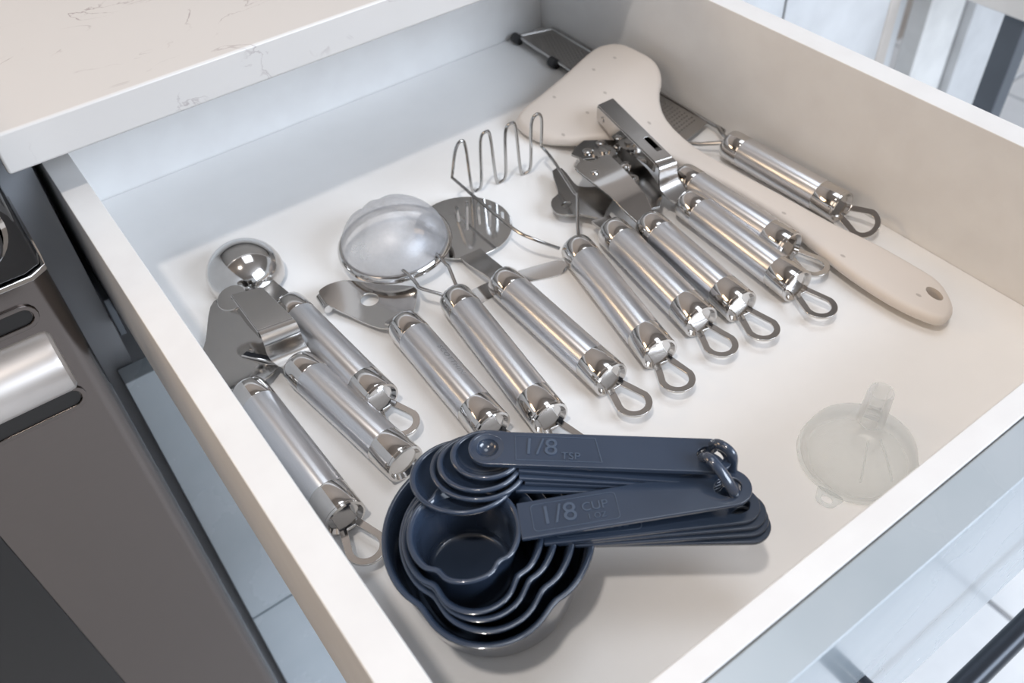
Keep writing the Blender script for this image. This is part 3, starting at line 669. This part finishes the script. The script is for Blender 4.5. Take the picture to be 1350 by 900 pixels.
# ------------------------------------------------------------------ measuring cups
def frame(c, tip, z0, z1):
    """local x along the slab from c towards tip (tilted), local y across, local z up"""
    d = Vector((tip[0] - c[0], tip[1] - c[1], z1 - z0)); L = d.length; d.normalize(); s_ = Vector((-d.y, d.x, 0)).normalized(); n = d.cross(s_)
    return Matrix(((d.x, s_.x, n.x, c[0]), (d.y, s_.y, n.y, c[1]), (d.z, s_.z, n.z, z0), (0, 0, 0, 1))), L
def handle_slab(c, tip, z0, z1, w0, w1, th, start, hole_r=(.0056, .0046), holes=(), back=None):
    M, L = frame(c, tip, z0, z1); r = w1 / 2
    o = [(L - r + r * math.cos(a), r * math.sin(a)) for a in [-PI / 2 + PI * i / 18 for i in range(19)]]
    if back is None: o += [(start, w0 / 2), (start, -w0 / 2)]
    else: o += [(back + r * math.cos(a), r * math.sin(a)) for a in [PI / 2 + PI * i / 18 for i in range(19)]]
    hc = L - r - .0006; h = [(hc + hole_r[0] * math.cos(a), hole_r[1] * math.sin(a)) for a in [2 * PI * i / 20 for i in range(20)]]
    return prism(o, -th, 0, [h] + list(holes), M=M), M, hc, L
def cup(label, c, R, Rb, ztop, depth, tip, cap, sub, zt, bump_, pinch, txt=True, w=.0187):
    t = thing('measuring_cup', label, 'measuring cup', (c[0], c[1], ztop - depth), 'navy measuring cups nested in one another')
    dr_ = math.atan2(tip[1] - c[1], tip[0] - c[0]); sps = (dr_ - PI / 2, dr_ + PI / 2)
    def rf(a, r, z):
        q = max(0, min(1, (z - (ztop - depth)) / depth)) ** 1.6; v = 0
        for s_ in sps:
            e = (a - s_ + PI) % (2 * PI) - PI; e = abs(e); W_ = math.radians(40)
            v += (bump_ * math.cos(PI * e / (2 * W_)) ** 1.2 if e < W_ else 0) - pinch * math.exp(-((e - W_ * .9) / .16) ** 2)
        return v * q
    prof = [(0, 0), (Rb - .003, 0), (Rb - .0006, .0010), (Rb, .0035)]
    for i in range(1, 9): u = i / 8; prof.append((Rb + (R - .0020 - Rb) * u ** .85, .0035 + (depth - .0062) * u))
    prof += [(R - .0006, depth - .0020), (R, depth - .0011), (R - .0003, depth - .0003), (R - .0012, depth), (R - .0022, depth - .0004), (R - .0030, depth - .0016)]
    for i in range(7, -1, -1): u = i / 8; prof.append((Rb - .0012 + (R - .0030 - Rb) * u ** .85, .0035 + (depth - .0062) * u))
    prof += [(Rb - .0022, .0022), (Rb - .0045, .0013), (0, .0013)]
    bm = bmesh.new(); base = ztop - depth
    lathe(bm, prof, Matrix.Translation((c[0], c[1], base)), 96, rfun=lambda a, r, z: rf(a, r, z + base) * (1 if r > Rb * .9 else 0)); link('bowl', bm, NAVY, t, ang=60)
    hb_, M, hc, L = handle_slab(c, tip, ztop - .0008, zt, w - .001, w, .0021, R - .0010); link('handle', hb_, NAVY, t, bev=.0006, seg=3)
    if txt:
        zc = (R + hc) / 2 - .010
        def put(nm, s, size, x, y, bold=0):
            tm_ = textmesh(s, size, .00025); bmesh.ops.transform(tm_, matrix=M @ Matrix.Translation((x, y, .0001)), verts=tm_.verts); link(nm, tm_, NAVYM, t, smooth=False)
        x0 = R + .022
        put('lettering', cap, .0125, x0 - .0065, 0); put('lettering', 'CUP', .0058, x0 + .0090, .0012); put('lettering', sub, .0036, x0 + .0090, -.0036)
        def rr(x0, x1, y0, y1, r=.0018):
            return [(cx + r * math.cos(a + k * PI / 2), cy + r * math.sin(a + k * PI / 2)) for k, (cx, cy) in enumerate(((x1 - r, y1 - r), (x0 + r, y1 - r), (x0 + r, y0 + r), (x1 - r, y0 + r))) for a in (0, PI / 8, PI / 4, 3 * PI / 8, PI / 2)]
        link('label_frame', prism(rr(x0 - .0175, x0 + .0185, -.0066, .0066), .00002, .00020, [rr(x0 - .0172, x0 + .0182, -.0063, .0063)], M=M), NAVYM, t, smooth=False)
    return t
cup('largest navy measuring cup, outermost of the nested cups', (.1010, .1800), .0455, .0365, .0460, .0460, (.1970, .1097), '1', '8 OZ', .0445, .0078, .0012, txt=False)
cup('second largest navy measuring cup, just inside the outermost cup', (.0990, .1780), .0372, .0300, .0478, .0425, (.1977, .1122), '1/2', '4 OZ', .0467, .0082, .0012, txt=False)
cup('middle-sized navy measuring cup, third from the outside of the nest', (.0962, .1792), .0328, .0260, .0495, .0395, (.1982, .1145), '1/3', '2.7 OZ', .0489, .0080, .0012, txt=False)
cup('navy quarter measuring cup, whose handle lies just under the topmost cup handle', (.0930, .1795), .0298, .0238, .0512, .0365, (.1972, .1176), '1/4', '2 OZ', .0511, .0070, .0016)
cup('smallest navy measuring cup marked 1/8 CUP, innermost and on top', (.0897, .1802), .0238, .0196, .0565, .0340, (.1955, .1225), '1/8', '1 OZ', .0605, .0010, .0020)

# ------------------------------------------------------------------ measuring spoons
def spoon(label, c, R, ztop, depth, tip, zt, txt=None, slab_w=.0175, sq=.84):
    t = thing('measuring_spoon', label, 'measuring spoon', (c[0], c[1], ztop - depth), 'navy measuring spoons stacked on the cups')
    M, L = frame(c, tip, ztop, ztop); prof = []; th = .0013; K = 12
    for i in range(K + 1): a = PI / 2 * i / K; prof.append(((R - .001) * math.sin(a), -depth * math.cos(a)))
    if txt is None: prof = prof[:-1] + [(R - .0010, -.0026), (R - .0002, -.0020), (R, -.0008), (R - .0006, 0), (R - .0018, 0), (R - .0026, -.0010)]
    else: prof = prof[:-1] + [(R - .0006, -.0004), (R - .0002, -.0002)]
    for i in range(K - 1, -1, -1): a = PI / 2 * i / K; prof.append(((R - .001 - th) * math.sin(a), -(depth - th) * math.cos(a)))
    bm = bmesh.new(); lathe(bm, prof, M @ Matrix.Diagonal((1, sq if txt is None else 1, 1, 1)), 64); link('bowl', bm, NAVY, t, ang=60)
    if txt is None:
        hb_, M, hc, L = handle_slab(c, tip, ztop, zt, slab_w - .001, slab_w, .0019, R - .0014); link('handle', hb_, NAVY, t, bev=.0005, seg=3)
    else:
        hb_, M, hc, L = handle_slab(c, tip, ztop, zt, slab_w, slab_w, .0024, 0, holes=[circ(0, 0, R - .0004, 32)], back=.0006); link('handle', hb_, NAVY, t, bev=.0006, seg=3)
        for s_, size, x, y in (('1/8', .0120, .0225, .0006), ('TSP', .0052, .0355, -.0036)):
            tm_ = textmesh(s_, size, .00025); bmesh.ops.transform(tm_, matrix=M @ Matrix.Translation((x, y, .0002)), verts=tm_.verts); link('lettering', tm_, NAVYM, t, smooth=False)
        a0, a1, b0, b1 = .0125, .0460, -.0062, .0066
        link('label_frame', prism([(a0, b0), (a1 + .003, b0), (a1, b1), (a0 - .001, b1)], .00002, .00022, [[(a0 + .0003, b0 + .0003), (a1 + .0025, b0 + .0003), (a1 - .0003, b1 - .0003), (a0 - .0007, b1 - .0003)]], M=M), NAVYM, t, smooth=False)
    return t
spoon('largest navy measuring spoon, lowest of the stacked spoons', (.1041, .2012), .0234, .0590, .0100, (.1945, .1350), .0512)
spoon('second largest navy measuring spoon, second from the bottom of the stack', (.1110, .1996), .0212, .0613, .0095, (.1945, .1350), .0534)
spoon('middle navy measuring spoon of the stack of five', (.1118, .1998), .0184, .0635, .0085, (.1945, .1350), .0556)
spoon('second smallest navy measuring spoon, just under the topmost one', (.1155, .2000), .0156, .0657, .0080, (.1948, .1348), .0578)
spoon('smallest navy measuring spoon marked 1/8 TSP, on top of the stack', (.1169, .2008), .0072, .0680, .0050, (.1962, .1345), .0660, txt=True)
# plastic link through the hanging holes
pts = [(0.1934, 0.1439, 0.0640), (0.1929, 0.1400, 0.0705), (0.1940, 0.1340, 0.0695), (0.1945, 0.1325, 0.060), (0.1958, 0.1305, 0.050), (0.1906, 0.1243, 0.053), (0.1859, 0.1235, 0.062), (0.1847, 0.1306, 0.0690), (0.1845, 0.1376, 0.0710), (0.1870, 0.1430, 0.0630), (0.1908, 0.1459, 0.057)]
bm = bmesh.new(); tube(bm, smoothpath(pts, 6, True), .0026, 14, closed=True, flat=.8)
lk = link('plastic_link', bm, NAVY, None, (.188, .134, .04)); lk['label'] = 'small navy plastic ring joining the spoon and cup handles'; lk['category'] = 'ring'
